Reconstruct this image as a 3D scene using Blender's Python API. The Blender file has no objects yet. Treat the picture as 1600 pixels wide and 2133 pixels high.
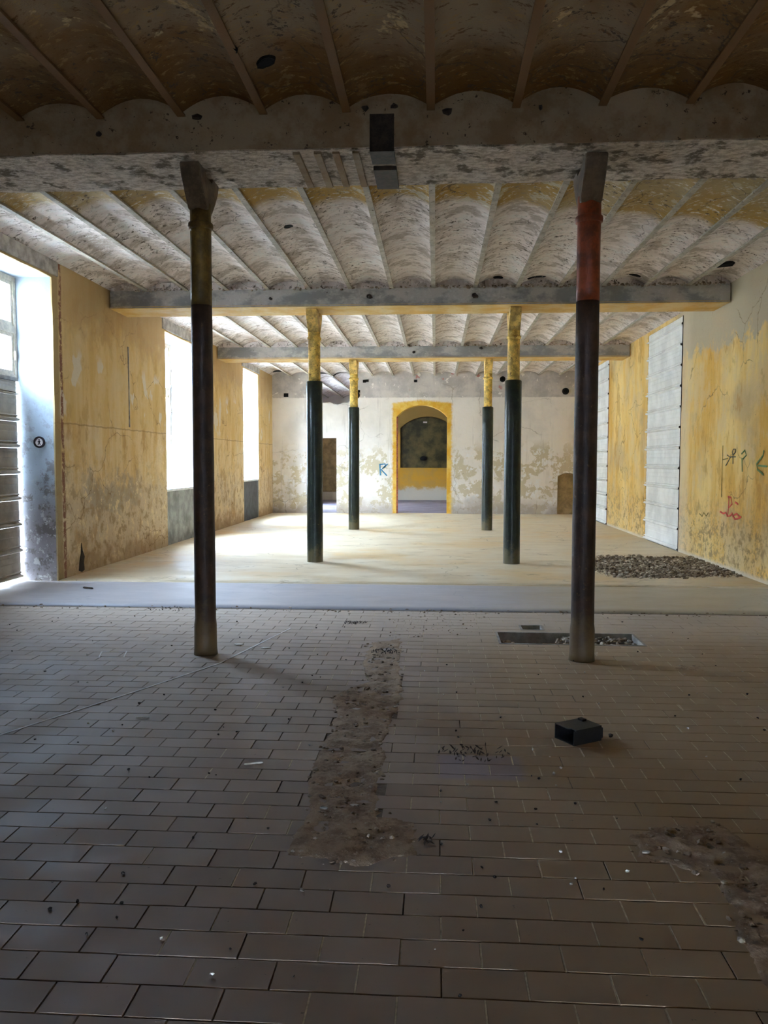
import bpy, bmesh, math, random
from mathutils import Vector, Matrix, noise as mnoise
random.seed(7)
SC = bpy.context.scene
COL = SC.collection

# ------------------------------------------------------------------ camera
F, PITCH, YAW, ROLL = 1690.74, 0.0624, 0.0635, 0.0013
cy_, sy_ = math.cos(YAW), math.sin(YAW)
fw = Vector((-sy_*math.cos(PITCH), cy_*math.cos(PITCH), -math.sin(PITCH)))
rt = Vector((cy_, sy_, 0)); up = rt.cross(fw)
r2 = rt*math.cos(ROLL) + up*math.sin(ROLL); u2 = -rt*math.sin(ROLL) + up*math.cos(ROLL)
cd = bpy.data.cameras.new('camera'); cam = bpy.data.objects.new('camera', cd); COL.objects.link(cam)
CAMP = Vector((0, 0, 1.6))
M = Matrix((r2, u2, -fw)).transposed().to_4x4(); M.translation = CAMP
cam.matrix_world = M
cd.sensor_fit = 'VERTICAL'; cd.sensor_height = 24.0; cd.lens = F/2133*24.0
cd.clip_start = 0.05; cd.clip_end = 300
SC.camera = cam

def project(P):
    v = Vector(P) - CAMP; d = v.dot(fw)
    return (800 + F*v.dot(r2)/d, 1066.5 - F*v.dot(u2)/d, d)

# ------------------------------------------------------------------ world and light
W = bpy.data.worlds.new('world'); SC.world = W; W.use_nodes = True
bg = W.node_tree.nodes['Background']
bg.inputs[0].default_value = (0.55, 0.725, 1.0, 1); bg.inputs[1].default_value = 40.0
SC.view_settings.view_transform = 'Standard'; SC.view_settings.look = 'None'
SC.view_settings.gamma = 1; SC.view_settings.use_curve_mapping = False
SC.view_settings.exposure = 2.15
SC.cycles.diffuse_bounces = 6; SC.cycles.glossy_bounces = 2; SC.cycles.max_bounces = 7; SC.cycles.transparent_max_bounces = 4; SC.cycles.caustics_reflective = False; SC.cycles.caustics_refractive = False; SC.cycles.sample_clamp_indirect = 6

def portal(y0, y1, z0, z1, x):
    l = bpy.data.lights.new('window_daylight', 'AREA'); l.shape = 'RECTANGLE'
    l.size = z1-z0; l.size_y = y1-y0
    l.cycles.is_portal = True
    o = bpy.data.objects.new('window_daylight', l); COL.objects.link(o)
    o.location = (x, (y0+y1)/2, (z0+z1)/2); o.rotation_euler = (0, -math.pi/2, 0)
# openings of the left wall: y0, y1, bottom, top
WINA = (8.75, 10.43, 2.66, 3.99); WINB = (14.87, 16.62, 1.07, 3.99); WINC = (20.95, 22.75, 1.10, 4.02)
WIND = (27.0, 29.0, 0.6, 3.9)
for w in (WINA, WINB, WINC, WIND):
    portal(w[0], w[1], w[2], w[3], -5.62)

# ------------------------------------------------------------------ dimensions
XL, XR = -5.003, 4.289            # side walls
YB = 24.71                        # back wall
Y0 = -1.6                         # wall behind the camera
YF = 33.2                         # end of the room beyond
ZC = 4.19                         # springing of the vaults
ROWS = (6.565, 12.706, 18.848)
CXL, CXR = -1.902, 1.187
ZB = 3.919                        # underside of the main beams

# ------------------------------------------------------------------ node helpers
def lin(c):
    return tuple((v/255/12.92 if v/255 <= .04045 else ((v/255+.055)/1.055)**2.4) for v in c) + (1,)

class Mat:
    def __init__(s, name, rough=.85, spec=.3, metal=0):
        s.m = bpy.data.materials.new(name); s.m.use_nodes = True
        s.t = s.m.node_tree; s.b = s.t.nodes['Principled BSDF']
        s.b.inputs['Roughness'].default_value = rough
        s.b.inputs['Specular IOR Level'].default_value = spec
        s.b.inputs['Metallic'].default_value = metal
        g = s.t.nodes.new('ShaderNodeNewGeometry'); s.P = g.outputs['Position']
        sep = s.t.nodes.new('ShaderNodeSeparateXYZ'); s.t.links.new(s.P, sep.inputs[0])
        s.X, s.Y, s.Z = sep.outputs
    def lk(s, v, inp):
        if isinstance(v, (int, float)): inp.default_value = v
        elif isinstance(v, tuple): inp.default_value = lin(v) if len(v) == 3 else v
        else: s.t.links.new(v, inp)
    def mp(s, sx=1, sy=1, sz=1, off=(0, 0, 0)):
        n = s.t.nodes.new('ShaderNodeMapping'); s.t.links.new(s.P, n.inputs[0])
        n.inputs['Scale'].default_value = (sx, sy, sz); n.inputs['Location'].default_value = off
        return n.outputs[0]
    def noise(s, scale=2, detail=5, rough=.6, vec=None, dist=0):
        n = s.t.nodes.new('ShaderNodeTexNoise'); s.t.links.new(vec or s.P, n.inputs['Vector'])
        n.inputs['Scale'].default_value = scale; n.inputs['Detail'].default_value = min(detail, 4.5)
        n.inputs['Roughness'].default_value = rough; n.inputs['Distortion'].default_value = dist
        return n.outputs['Fac']
    def voro(s, scale=5, vec=None, feat='F1'):
        n = s.t.nodes.new('ShaderNodeTexVoronoi'); n.feature = feat; s.t.links.new(vec or s.P, n.inputs['Vector'])
        n.inputs['Scale'].default_value = scale
        return n.outputs['Distance']
    def ma(s, op, a, b=0.0):
        n = s.t.nodes.new('ShaderNodeMath'); n.operation = op
        s.lk(a, n.inputs[0]); s.lk(b, n.inputs[1]); return n.outputs[0]
    def st(s, v, a, b):               # smoothstep a..b -> 0..1
        n = s.t.nodes.new('ShaderNodeMapRange'); n.interpolation_type = 'SMOOTHSTEP'
        s.lk(v, n.inputs[0])
        if a < b:
            n.inputs[1].default_value = a; n.inputs[2].default_value = b
        else:
            n.inputs[1].default_value = b; n.inputs[2].default_value = a
            n.inputs[3].default_value = 1; n.inputs[4].default_value = 0
        return n.outputs[0]
    def mix(s, f, a, b, mode='MIX'):
        n = s.t.nodes.new('ShaderNodeMix'); n.data_type = 'RGBA'; n.blend_type = mode
        s.lk(f, n.inputs[0]); s.lk(a, n.inputs[6]); s.lk(b, n.inputs[7]); return n.outputs[2]
    def box(s, v, a, b, soft=.03):    # 1 inside a..b
        return s.ma('MULTIPLY', s.st(v, a-soft, a+soft), s.st(v, b+soft, b-soft))
    def crack(s, scale=1.2, w=.012, wob=.35):
        n = s.t.nodes.new('ShaderNodeTexNoise'); s.t.links.new(s.P, n.inputs['Vector']); n.inputs['Scale'].default_value = 3; n.inputs['Detail'].default_value = 4
        v = s.t.nodes.new('ShaderNodeVectorMath'); v.operation = 'MULTIPLY_ADD'; s.t.links.new(n.outputs['Color'], v.inputs[0])
        v.inputs[1].default_value = (wob, wob, wob); s.t.links.new(s.P, v.inputs[2])
        d = s.voro(scale, v.outputs[0], 'DISTANCE_TO_EDGE')
        return s.ma('MULTIPLY', s.st(d, w, 0), s.st(s.noise(.8, 3, .5), .47, .56))
    def col(s, c): s.lk(c, s.b.inputs['Base Color']); return s
    def rough(s, r): s.lk(r, s.b.inputs['Roughness']); return s
    def bump(s, h, strength=.4, dist=.02):
        n = s.t.nodes.new('ShaderNodeBump'); n.inputs['Strength'].default_value = strength
        n.inputs['Distance'].default_value = dist
        s.lk(h, n.inputs['Height']); s.t.links.new(n.outputs[0], s.b.inputs['Normal']); return s

MT = {}
def simple(name, c, rough=.7, var=.25, scale=8, metal=0, spec=.3, bump=.2):
    k = Mat(name, rough, spec, metal)
    n = k.noise(scale, 6, .65)
    d = tuple(v*(1-var) for v in c); l = tuple(min(255, v*(1+var)) for v in c)
    k.col(k.mix(k.st(n, .3, .7), d, l)); k.bump(n, bump, .01)
    MT[name] = k.m; return k.m

# --- ochre right wall
k = Mat('ochre_plaster_right', .88)
big = k.noise(.9, 5, .6); med = k.noise(3.5, 6, .65); fine = k.noise(16, 6, .7)
streak = k.noise(1.0, 7, .7, k.mp(1, 1.7, .42)); streak2 = k.noise(1, 5, .7, k.mp(1, 11, .8))
c = k.mix(k.st(streak, .35, .62), (222, 174, 84), (238, 206, 134))
c = k.mix(k.ma('MULTIPLY', k.st(big, .48, .66), .75), c, (196, 172, 128))
c = k.mix(k.ma('MULTIPLY', k.st(streak2, .55, .72), .28), c, (196, 142, 46))
blot = k.noise(1.6, 7, .7, k.mp(1, 1.4, .7, (4, 1, 2)))
c = k.mix(k.ma('MULTIPLY', k.st(blot, .5, .6), .6), c, (222, 196, 146))
c = k.mix(k.ma('MULTIPLY', k.st(blot, .44, .36), .55), c, (186, 136, 60))
c = k.mix(k.ma('MULTIPLY', k.st(med, .58, .68), .45), c, (184, 150, 88))
zz = k.ma('ADD', k.Z, k.ma('MULTIPLY', k.ma('SUBTRACT', med, .5), 1.0))
low = k.st(zz, 1.15, .45)
sp = k.noise(9, 7, .75)
c = k.mix(k.ma('MULTIPLY', low, k.st(sp, .47, .6)), c, (168, 140, 92))
c = k.mix(k.ma('MULTIPLY', low, k.st(sp, .45, .38)), c, (218, 190, 132))
ztop = k.ma('ADD', zz, k.ma('MULTIPLY', k.Y, -.02))
c = k.mix(k.ma('MULTIPLY', k.st(ztop, 3.02, 3.2), k.st(k.Y, 15.4, 14.6)), c, (190, 176, 146))
c = k.mix(k.ma('MULTIPLY', k.st(fine, .64, .72), .7), c, (150, 118, 66))
c = k.mix(k.ma('MULTIPLY', k.crack(.9, .010), .7), c, (120, 92, 52))
c = k.mix(k.ma('MULTIPLY', k.st(k.ma('ADD', k.Y, k.ma('MULTIPLY', med, .5)), 15.15, 14.85), k.ma('MULTIPLY', k.st(k.ma('ADD', k.Y, k.ma('MULTIPLY', med, .5)), 14.2, 14.7), .55)), c, (222, 206, 178))
c = k.mix(k.st(k.Z, .1, .02), c, (216, 202, 176))
k.col(c); k.bump(k.mix(.4, med, fine), .55, .025); MT['wall_right'] = k.m

# --- left wall
k = Mat('beige_plaster_left', .88)
big = k.noise(1.0, 5, .6); med = k.noise(3.5, 6, .65); fine = k.noise(18, 6, .7)
streak = k.noise(1, 6, .65, k.mp(1, 4.5, .4))
c = k.mix(k.st(streak, .35, .65), (204, 168, 108), (218, 192, 146))
c = k.mix(k.ma('MULTIPLY', k.st(big, .5, .64), .7), c, (212, 192, 158))
zz = k.ma('ADD', k.Z, k.ma('MULTIPLY', k.ma('SUBTRACT', med, .5), 1.2))
c = k.mix(k.ma('MULTIPLY', k.st(zz, 1.5, .9), .75), c, (192, 174, 150))
mot = k.noise(1.7, 7, .7, k.mp(1, 1.3, .8, (2, 5, 1)))
c = k.mix(k.ma('MULTIPLY', k.st(mot, .47, .36), .6), c, (168, 130, 72))
c = k.mix(k.ma('MULTIPLY', k.st(mot, .54, .64), .55), c, (222, 200, 160))
gp = k.ma('MULTIPLY', k.box(zz, .85, 1.32, .1), k.box(k.Y, 11.3, 13.4, .25))
c = k.mix(k.ma('MULTIPLY', gp, .5), c, (140, 132, 118))
low = k.noise(5, 7, .72)
c = k.mix(k.ma('MULTIPLY', k.st(low, .52, .6), k.st(zz, 1.9, .8)), c, (166, 142, 106))
c = k.mix(k.ma('MULTIPLY', k.st(low, .44, .38), k.st(zz, 2.2, 1.0)), c, (216, 194, 152))
c = k.mix(k.ma('MULTIPLY', k.box(k.ma('ADD', k.Z, k.ma('MULTIPLY', med, .06)), 2.125, 2.145, .006), .6), c, (140, 112, 66))
c = k.mix(k.ma('MULTIPLY', k.st(k.Z, 2.11, 2.15), .35), c, (206, 172, 100))
c = k.mix(k.ma('MULTIPLY', k.st(zz, .35, .12), .6), c, (150, 122, 84))
c = k.mix(k.ma('MULTIPLY', k.crack(1.0, .010), .75), c, (116, 88, 54))
hi = k.ma('MULTIPLY', k.st(zz, 3.2, 3.7), .7)
c = k.mix(hi, c, (178, 148, 104))
w1 = k.ma('MULTIPLY', k.st(k.noise(2.2, 3, .5, k.mp(1, 1.2, .8, (3, 0, 0))), .6, .64), k.box(k.Z, 2.2, 3.1, .1))
c = k.mix(k.ma('MULTIPLY', w1, .8), c, (214, 204, 186))
jw = k.noise(9, 5, .7)
js = k.box(k.ma('ADD', k.Y, k.ma('MULTIPLY', jw, .10)), 10.66, 10.74, .02)
c = k.mix(k.ma('MULTIPLY', js, k.st(jw, .4, .5)), c, (128, 84, 62))
c = k.mix(k.ma('MULTIPLY', k.st(k.Y, 10.62, 10.56), .8), c, (150, 128, 88))
# white limewashed reveals inside the window openings
rv = k.st(k.X, -5.016, -5.03)
dirty = k.mix(k.st(k.ma('ADD', k.Z, k.ma('MULTIPLY', big, .8)), 1.9, 1.2), (150, 157, 162), (140, 134, 134))
dirty = k.mix(k.ma('MULTIPLY', k.st(k.noise(5, 7, .75), .5, .6), k.st(k.Z, 2.9, .8)), dirty, (112, 104, 100)); dirty = k.mix(k.ma('MULTIPLY', k.st(k.noise(9, 6, .75), .56, .6), k.st(k.Z, 1.6, .6)), dirty, (186, 182, 178))
lw = k.mix(k.box(k.Y, 8.5, 10.6, .1), (208, 212, 214), dirty)
br = k.ma('MULTIPLY', k.ma('MULTIPLY', k.st(med, .42, .5), k.st(k.Z, 3.62, 3.7)), k.box(k.Y, 14.7, 16.4, .1))
lw = k.mix(br, lw, (196, 124, 74))
c = k.mix(rv, c, lw)
c = k.mix(k.ma('MULTIPLY', k.st(fine, .66, .76), .8), c, (120, 98, 66))
k.col(c); k.bump(k.mix(.4, med, fine), .55, .025); MT['wall_left'] = k.m

# --- back wall
k = Mat('peeling_plaster_back', .88)
big = k.noise(.8, 4, .6); med = k.noise(1.7, 7, .66); fine = k.noise(14, 6, .7)
c = k.mix(k.st(big, .4, .62), (228, 219, 207), (214, 205, 193))
zz = k.ma('ADD', k.Z, k.ma('MULTIPLY', k.ma('SUBTRACT', big, .5), 1.4))
peel = k.ma('MULTIPLY', k.st(med, .49, .53), k.st(zz, 2.25, 1.7))
c = k.mix(peel, c, (196, 182, 152))
c = k.mix(k.ma('MULTIPLY', k.st(k.noise(5, 6, .7), .55, .6), k.st(zz, 2.3, 1.6)), c, (226, 222, 216))
lo = k.ma('MULTIPLY', k.st(zz, .55, .1), .8)
c = k.mix(lo, c, (160, 148, 136))
topb = k.st(k.ma('ADD', k.Z, k.ma('MULTIPLY', fine, .05)), 3.53, 3.57)
tc = k.mix(k.st(med, .4, .62), (172, 163, 154), (198, 188, 176))
tc = k.mix(k.st(k.noise(4.5, 6, .7), .61, .65), tc, (222, 214, 202))
tc = k.mix(k.ma('MULTIPLY', k.st(k.noise(3, 3, .5, k.mp(1, 1, 1, (5, 2, 1))), .64, .67), k.st(k.X, -1, -.5)), tc, (176, 122, 112))
c = k.mix(topb, c, tc)
c = k.mix(k.ma('MULTIPLY', k.crack(.8, .012), .6), c, (138, 124, 106))
c = k.mix(k.ma('MULTIPLY', k.st(k.noise(1, 6, .7, k.mp(6, 1, .5)), .56, .68), .35), c, (172, 160, 148))
# ochre paint round the arched doorway
dx = k.ma('ABSOLUTE', k.ma('ADD', k.X, .42))
arch = k.ma('ADD', k.ma('MULTIPLY', k.ma('POWER', dx, 2.0), .62), k.Z)
inside = k.ma('MULTIPLY', k.st(k.ma('ADD', dx, k.ma('MULTIPLY', fine, .16)), 1.03, .93),
              k.st(k.ma('ADD', k.ma('ADD', k.Z, k.ma('MULTIPLY', dx, .10)), k.ma('MULTIPLY', fine, .14)), 3.56, 3.48))
c = k.mix(inside, c, k.mix(k.st(med, .4, .6), (206, 154, 44), (222, 186, 96)))
c = k.mix(k.ma('MULTIPLY', k.st(fine, .67, .74), .7), c, (126, 112, 96))
k.col(c); k.bump(k.mix(.35, med, fine), .5, .025); MT['wall_back'] = k.m

# --- far room wall
k = Mat('far_room_plaster', .88)
med = k.noise(2.5, 6, .65); fine = k.noise(12, 6, .7)
zz = k.ma('ADD', k.Z, k.ma('MULTIPLY', k.ma('SUBTRACT', med, .5), .8))
c = k.mix(k.st(med, .4, .6), (204, 150, 50), (190, 146, 70))
c = k.mix(k.st(zz, .62, .4), c, (198, 186, 166))
c = k.mix(k.st(zz, 2.5, 2.9), c, (150, 120, 64)); c = k.mix(k.ma('MULTIPLY', k.st(k.Z, 3.5, 3.55), k.st(k.X, -1.8, -2.0)), c, (190, 184, 176))
k.col(c); k.bump(k.mix(.4, med, fine), .5, .025); MT['far_wall'] = k.m

# --- vaulted ceiling
k = Mat('vault_plaster', .85)
big = k.noise(.9, 4, .6); med = k.noise(3.2, 7, .68); fine = k.noise(15, 6, .72)
ac = k.noise(1, 7, .72, k.mp(1.8, 5, 1), .6)
c = k.mix(k.st(ac, .35, .65), (212, 197, 188), (232, 220, 212))
c = k.mix(k.ma('MULTIPLY', k.st(med, .5, .6), .75), c, (164, 148, 132))
c = k.mix(k.ma('MULTIPLY', k.st(med, .44, .38), .7), c, (222, 217, 210))
yy = k.ma('ADD', k.Y, k.ma('MULTIPLY', k.ma('SUBTRACT', med, .5), .5))
stain = k.st(k.ma('SUBTRACT', yy, k.ma('MULTIPLY', k.ma('MAXIMUM', k.X, 0.0), .3)), 8.6, 8.35)
sc_ = k.mix(k.st(big, .4, .6), (176, 140, 68), (178, 156, 114))
sc_ = k.mix(k.st(med, .43, .4), sc_, (196, 182, 152))
c = k.mix(stain, c, sc_)
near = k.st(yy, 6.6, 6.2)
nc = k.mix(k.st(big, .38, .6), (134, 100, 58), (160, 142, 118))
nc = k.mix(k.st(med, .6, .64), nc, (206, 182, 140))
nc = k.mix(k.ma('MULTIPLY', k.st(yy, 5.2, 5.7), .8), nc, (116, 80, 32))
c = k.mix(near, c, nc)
flk = k.noise(1, 6, .75, k.mp(9, 16, 9)); pat = k.noise(1.1, 3, .5, k.mp(1, 1, 1, (7, 3, 0)))
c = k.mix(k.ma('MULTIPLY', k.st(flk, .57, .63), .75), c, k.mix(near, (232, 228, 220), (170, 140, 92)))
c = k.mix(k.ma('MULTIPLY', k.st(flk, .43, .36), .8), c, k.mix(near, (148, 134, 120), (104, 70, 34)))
c = k.mix(k.ma('MULTIPLY', k.st(fine, .575, .63), k.st(pat, .40, .56)), c, (92, 78, 64))
c = k.mix(k.ma('MULTIPLY', k.crack(1.3, .012), .8), c, (84, 70, 56))
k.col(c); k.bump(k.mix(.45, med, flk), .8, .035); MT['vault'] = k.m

k = Mat('joist_paint', .7)
med = k.noise(6, 6, .7); fine = k.noise(25, 5, .7)
c = k.mix(k.st(med, .4, .6), (184, 174, 158), (160, 150, 134))
c = k.mix(k.st(fine, .6, .66), c, (84, 68, 52))
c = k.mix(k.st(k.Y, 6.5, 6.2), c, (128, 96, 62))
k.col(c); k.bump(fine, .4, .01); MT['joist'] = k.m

# --- beams
k = Mat('rough_beam_plaster', .92)
med = k.noise(5, 7, .72); fine = k.noise(22, 7, .75, k.mp(.6, 1, 1))
c = k.mix(k.st(fine, .4, .6), (176, 160, 142), (222, 208, 192))
c = k.mix(k.st(med, .5, .62), c, (110, 98, 82))
k.col(c); k.bump(k.mix(.7, med, fine), 1.0, .05); MT['beam_rough'] = k.m
k = Mat('beam_front_plaster', .9)
med = k.noise(3, 7, .7); fine = k.noise(18, 6, .7)
c = k.mix(k.st(med, .4, .6), (140, 116, 88), (160, 142, 118))
c = k.mix(k.st(fine, .62, .68), c, (66, 52, 40))
k.col(c); k.bump(k.mix(.5, med, fine), .6, .03); MT['beam_front'] = k.m
k = Mat('grey_girder_paint', .6)
med = k.noise(3, 7, .7, k.mp(.6, 1, 1)); fine = k.noise(16, 6, .72)
c = k.mix(k.st(med, .42, .58), (138, 136, 130), (180, 172, 162))
c = k.mix(k.ma('MULTIPLY', k.st(fine, .56, .62), k.st(med, .45, .55)), c, (188, 182, 172))
c = k.mix(k.st(fine, .33, .28), c, (84, 72, 62))
k.col(c); k.bump(fine, .5, .02); MT['girder'] = k.m
k = Mat('ochre_soffit', .7)
med = k.noise(3, 6, .65); fine = k.noise(14, 6, .7)
c = k.mix(k.st(med, .38, .6), (208, 164, 84), (216, 188, 130))
c = k.mix(k.st(fine, .62, .68), c, (176, 160, 130))
k.col(c); k.bump(fine, .3, .01); MT['soffit'] = k.m

# --- columns
def colmat(name, base, chip, chipamt=.62, rough=.35, low=None, lowz=.45):
    k = Mat(name, rough, .35)
    med = k.noise(7, 7, .72); fine = k.noise(26, 6, .75)
    c = k.mix(k.st(med, .35, .65), tuple(v*.8 for v in base), tuple(min(255, v*1.2) for v in base))
    ch = k.st(fine, chipamt, chipamt+.05)
    c = k.mix(ch, c, chip)
    if low:
        zz = k.ma('ADD', k.Z, k.ma('MULTIPLY', k.ma('SUBTRACT', med, .5), .9))
        c = k.mix(k.ma('MULTIPLY', k.st(zz, lowz, lowz*.35), .85), c, low)
    k.col(c); k.rough(k.mix(ch, (rough, rough, rough, 1), (.8, .8, .8, 1)))
    k.bump(k.mix(.5, med, fine), .35, .012)
    MT[name] = k.m
colmat('column_brown', (62, 44, 34), (104, 82, 62), .62, .5, (104, 82, 52))
colmat('column_olive', (108, 84, 38), (64, 44, 22), .66, .45)
colmat('column_red', (132, 62, 34), (176, 128, 96), .67, .42)
colmat('column_green', (34, 40, 33), (112, 110, 78), .64, .28, (96, 88, 62), .35)
colmat('column_yellow', (206, 172, 84), (112, 84, 48), .58, .5)
colmat('capital_dark', (98, 82, 64), (126, 112, 92), .62, .6)
colmat('capital_yellow', (196, 164, 92), (120, 98, 70), .6, .6)

# --- floor
k = Mat('floor_bed', .95)
med = k.noise(9, 7, .7); k.col(k.mix(k.st(med, .35, .65), (92, 80, 68), (132, 118, 102))); k.bump(med, .6, .01); MT['bed'] = k.m
def tilemat():
    k = Mat('grey_clay_tile', .55, .4)
    a = k.t.nodes.new('ShaderNodeAttribute'); a.attribute_name = 'tint'
    med = k.noise(2.2, 6, .65); fine = k.noise(30, 6, .7); big = k.noise(.7, 4, .55)
    c = k.mix(a.outputs['Fac'], (138, 119, 105), (160, 140, 126))
    dust = k.ma('MULTIPLY', k.st(med, .4, .62), .55)
    c = k.mix(dust, c, (156, 138, 119))
    dl = k.ma('MULTIPLY', k.st(k.ma('ADD', k.X, k.ma('MULTIPLY', big, 2.0)), .1, -1.1), .6)
    c = k.mix(dl, c, (156, 142, 127))
    c = k.mix(k.ma('MULTIPLY', k.st(k.ma('ADD', k.X, k.ma('MULTIPLY', big, 1.2)), .3, 1.3), .6), c, (162, 134, 96))  # warmer light of the right side painted into the tile colour
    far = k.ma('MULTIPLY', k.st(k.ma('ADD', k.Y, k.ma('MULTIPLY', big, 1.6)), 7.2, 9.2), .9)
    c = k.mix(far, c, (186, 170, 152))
    refl_ = k.ma('MULTIPLY', k.box(k.X, .02, .46, .04), k.box(k.Y, 4.02, 4.36, .03))
    c = k.mix(k.ma('MULTIPLY', refl_, .4), c, (120, 118, 150))  # bluish light reflection painted onto a few tiles
    c = k.mix(k.st(fine, .66, .72), c, (108, 96, 84))
    k.col(c); k.rough(k.mix(dust, (.58, .58, .58, 1), (.8, .8, .8, 1)))
    k.bump(k.mix(.3, fine, med), .12, .006)
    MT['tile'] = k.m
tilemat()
k = Mat('concrete_screed', .6, .4)
big = k.noise(.5, 5, .6); med = k.noise(2.4, 7, .65, k.mp(.5, 1.2, 1)); fine = k.noise(20, 6, .7)
c = k.mix(k.st(med, .36, .64), (202, 182, 146), (216, 202, 174))
c = k.mix(k.ma('MULTIPLY', k.st(big, .5, .64), .6), c, (210, 176, 118))
c = k.mix(k.ma('MULTIPLY', k.crack(.55, .010, .5), .55), c, (132, 112, 84))
mo = k.noise(1, 7, .75, k.mp(1.4, 3.4, 1))
c = k.mix(k.ma('MULTIPLY', k.st(mo, .54, .66), .55), c, (168, 148, 114))
edge = k.st(k.ma('ADD', k.Y, k.ma('MULTIPLY', med, .3)), 8.98, 8.8)
c = k.mix(k.ma('MULTIPLY', edge, .7), c, (120, 108, 90))
c = k.mix(k.ma('MULTIPLY', k.st(k.Y, 10.45, 10.40), .8), c, k.mix(k.st(k.ma('ADD', k.X, k.ma('MULTIPLY', med, 2.0)), 1.2, 3.2), (158, 158, 166), (176, 164, 140)))
c = k.mix(k.st(fine, .68, .74), c, (120, 104, 80))
k.col(c); k.rough(k.mix(k.st(med, .4, .6), (.45, .45, .45, 1), (.65, .65, .65, 1))); k.bump(k.mix(.5, med, fine), .15, .008); MT['screed'] = k.m
k = Mat('dirt', .95)
med = k.noise(10, 8, .72); fine = k.noise(45, 6, .7)
c = k.mix(k.st(med, .35, .62), (134, 110, 88), (172, 148, 122)); c = k.mix(k.st(fine, .6, .68), c, (182, 168, 146))
c = k.mix(k.st(fine, .36, .3), c, (78, 62, 48))
k.col(c); k.bump(k.mix(.5, med, fine), .9, .02); MT['dirt'] = k.m
def stonemat(name, cols):
    k = Mat(name, .9)
    a = k.t.nodes.new('ShaderNodeAttribute'); a.attribute_name = 'tint'
    c = k.mix(a.outputs['Fac'], cols[0], cols[1]); k.col(k.mix(k.st(k.noise(40, 4, .6), .4, .7), c, cols[2])); MT[name] = k.m
stonemat('rubble', ((104, 84, 64), (216, 202, 182), (146, 124, 100)))
stonemat('gravel', ((92, 76, 58), (214, 200, 178), (134, 114, 90)))

simple('white_sheet', (236, 236, 232), .55, .05, 2, 0, .4, .05)
simple('zinc_sheet', (154, 138, 112), .5, .12, 3, 0, .5, .08)
simple('frame_white', (196, 182, 160), .55, .1, 10)
simple('dark_iron', (52, 42, 36), .6, .3, 20)
simple('rust_strip', (128, 66, 44), .7, .3, 20)
simple('lintel_grey', (150, 142, 132), .8, .18, 6)
simple('apron_grey', (138, 140, 138), .75, .2, 3)
simple('apron_dark', (74, 76, 82), .7, .15, 5)
simple('sill_white', (222, 222, 218), .6, .05, 6)
simple('dark_board', (74, 64, 34), .5, .35, 2.2)
simple('brown_board', (146, 122, 84), .75, .15, 4)
simple('black_plastic', (22, 20, 20), .45, .3, 30, 0, .4, .1)
simple('black', (14, 12, 11), .8, .2, 30)
simple('chip_dark', (44, 36, 30), .9, .3, 40)
simple('chip_white', (196, 188, 176), .85, .1, 40)
simple('leaf_dark', (52, 40, 30), .85, .3, 40)
simple('sign_white', (216, 200, 194), .6, .04, 30, bump=0)
simple('sign_black', (30, 14, 14), .6, .1, 30, bump=0)
simple('paint_white', (208, 202, 196), .8, .08, 12)
simple('paint_blue', (70, 128, 158), .8, .1, 20)
simple('paint_green', (104, 132, 84), .8, .15, 20)
simple('paint_olive', (128, 112, 52), .8, .15, 20)
simple('paint_slate', (66, 78, 80), .8, .15, 20)
simple('paint_red', (206, 84, 66), .8, .15, 20)
simple('outdoor_paving', (178, 172, 162), .9, .08, 3)
simple('dark_wall', (120, 96, 62), .9, .15, 2)
k = Mat('window_glass', .1)
tr = k.t.nodes.new('ShaderNodeBsdfTransparent'); tr.inputs[0].default_value = (.92, .94, .95, 1)
gl = k.t.nodes.new('ShaderNodeBsdfGlossy'); gl.inputs['Roughness'].default_value = .08
mx = k.t.nodes.new('ShaderNodeMixShader'); mx.inputs[0].default_value = .06
k.t.links.new(tr.outputs[0], mx.inputs[1]); k.t.links.new(gl.outputs[0], mx.inputs[2])
k.t.links.new(mx.outputs[0], k.t.nodes['Material Output'].inputs[0]); MT['glass'] = k.m

# ------------------------------------------------------------------ mesh helpers
def link(name, me, mat=None, parent=None):
    o = bpy.data.objects.new(name, me); COL.objects.link(o)
    if mat and me: me.materials.append(MT[mat])
    if parent: o.parent = parent
    return o
def obj(name, bm, mat, parent=None, smooth=False):
    bmesh.ops.recalc_face_normals(bm, faces=bm.faces[:])
    me = bpy.data.meshes.new(name); bm.to_mesh(me); bm.free()
    if smooth:
        for f in me.polygons: f.use_smooth = True
    return link(name, me, mat, parent)
def empty(name, loc=(0, 0, 0)):
    o = bpy.data.objects.new(name, None); COL.objects.link(o); o.location = loc; o.empty_display_size = .1
    return o
def tag(o, label=None, cat=None, group=None, kind=None):
    if label: o['label'] = label
    if cat: o['category'] = cat
    if group: o['group'] = group
    if kind: o['kind'] = kind
    return o
def bx(bm, x0, x1, y0, y1, z0, z1):
    v = [bm.verts.new(p) for p in ((x0,y0,z0),(x1,y0,z0),(x1,y1,z0),(x0,y1,z0),(x0,y0,z1),(x1,y0,z1),(x1,y1,z1),(x0,y1,z1))]
    for f in ((0,3,2,1),(4,5,6,7),(0,1,5,4),(1,2,6,5),(2,3,7,6),(3,0,4,7)): bm.faces.new([v[i] for i in f])
    return v
def boxo(name, mat, parent, *r, bev=0):
    bm = bmesh.new(); bx(bm, *r)
    if bev: bmesh.ops.bevel(bm, geom=bm.edges[:], offset=bev, segments=2, affect='EDGES')
    return obj(name, bm, mat, parent)
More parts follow.
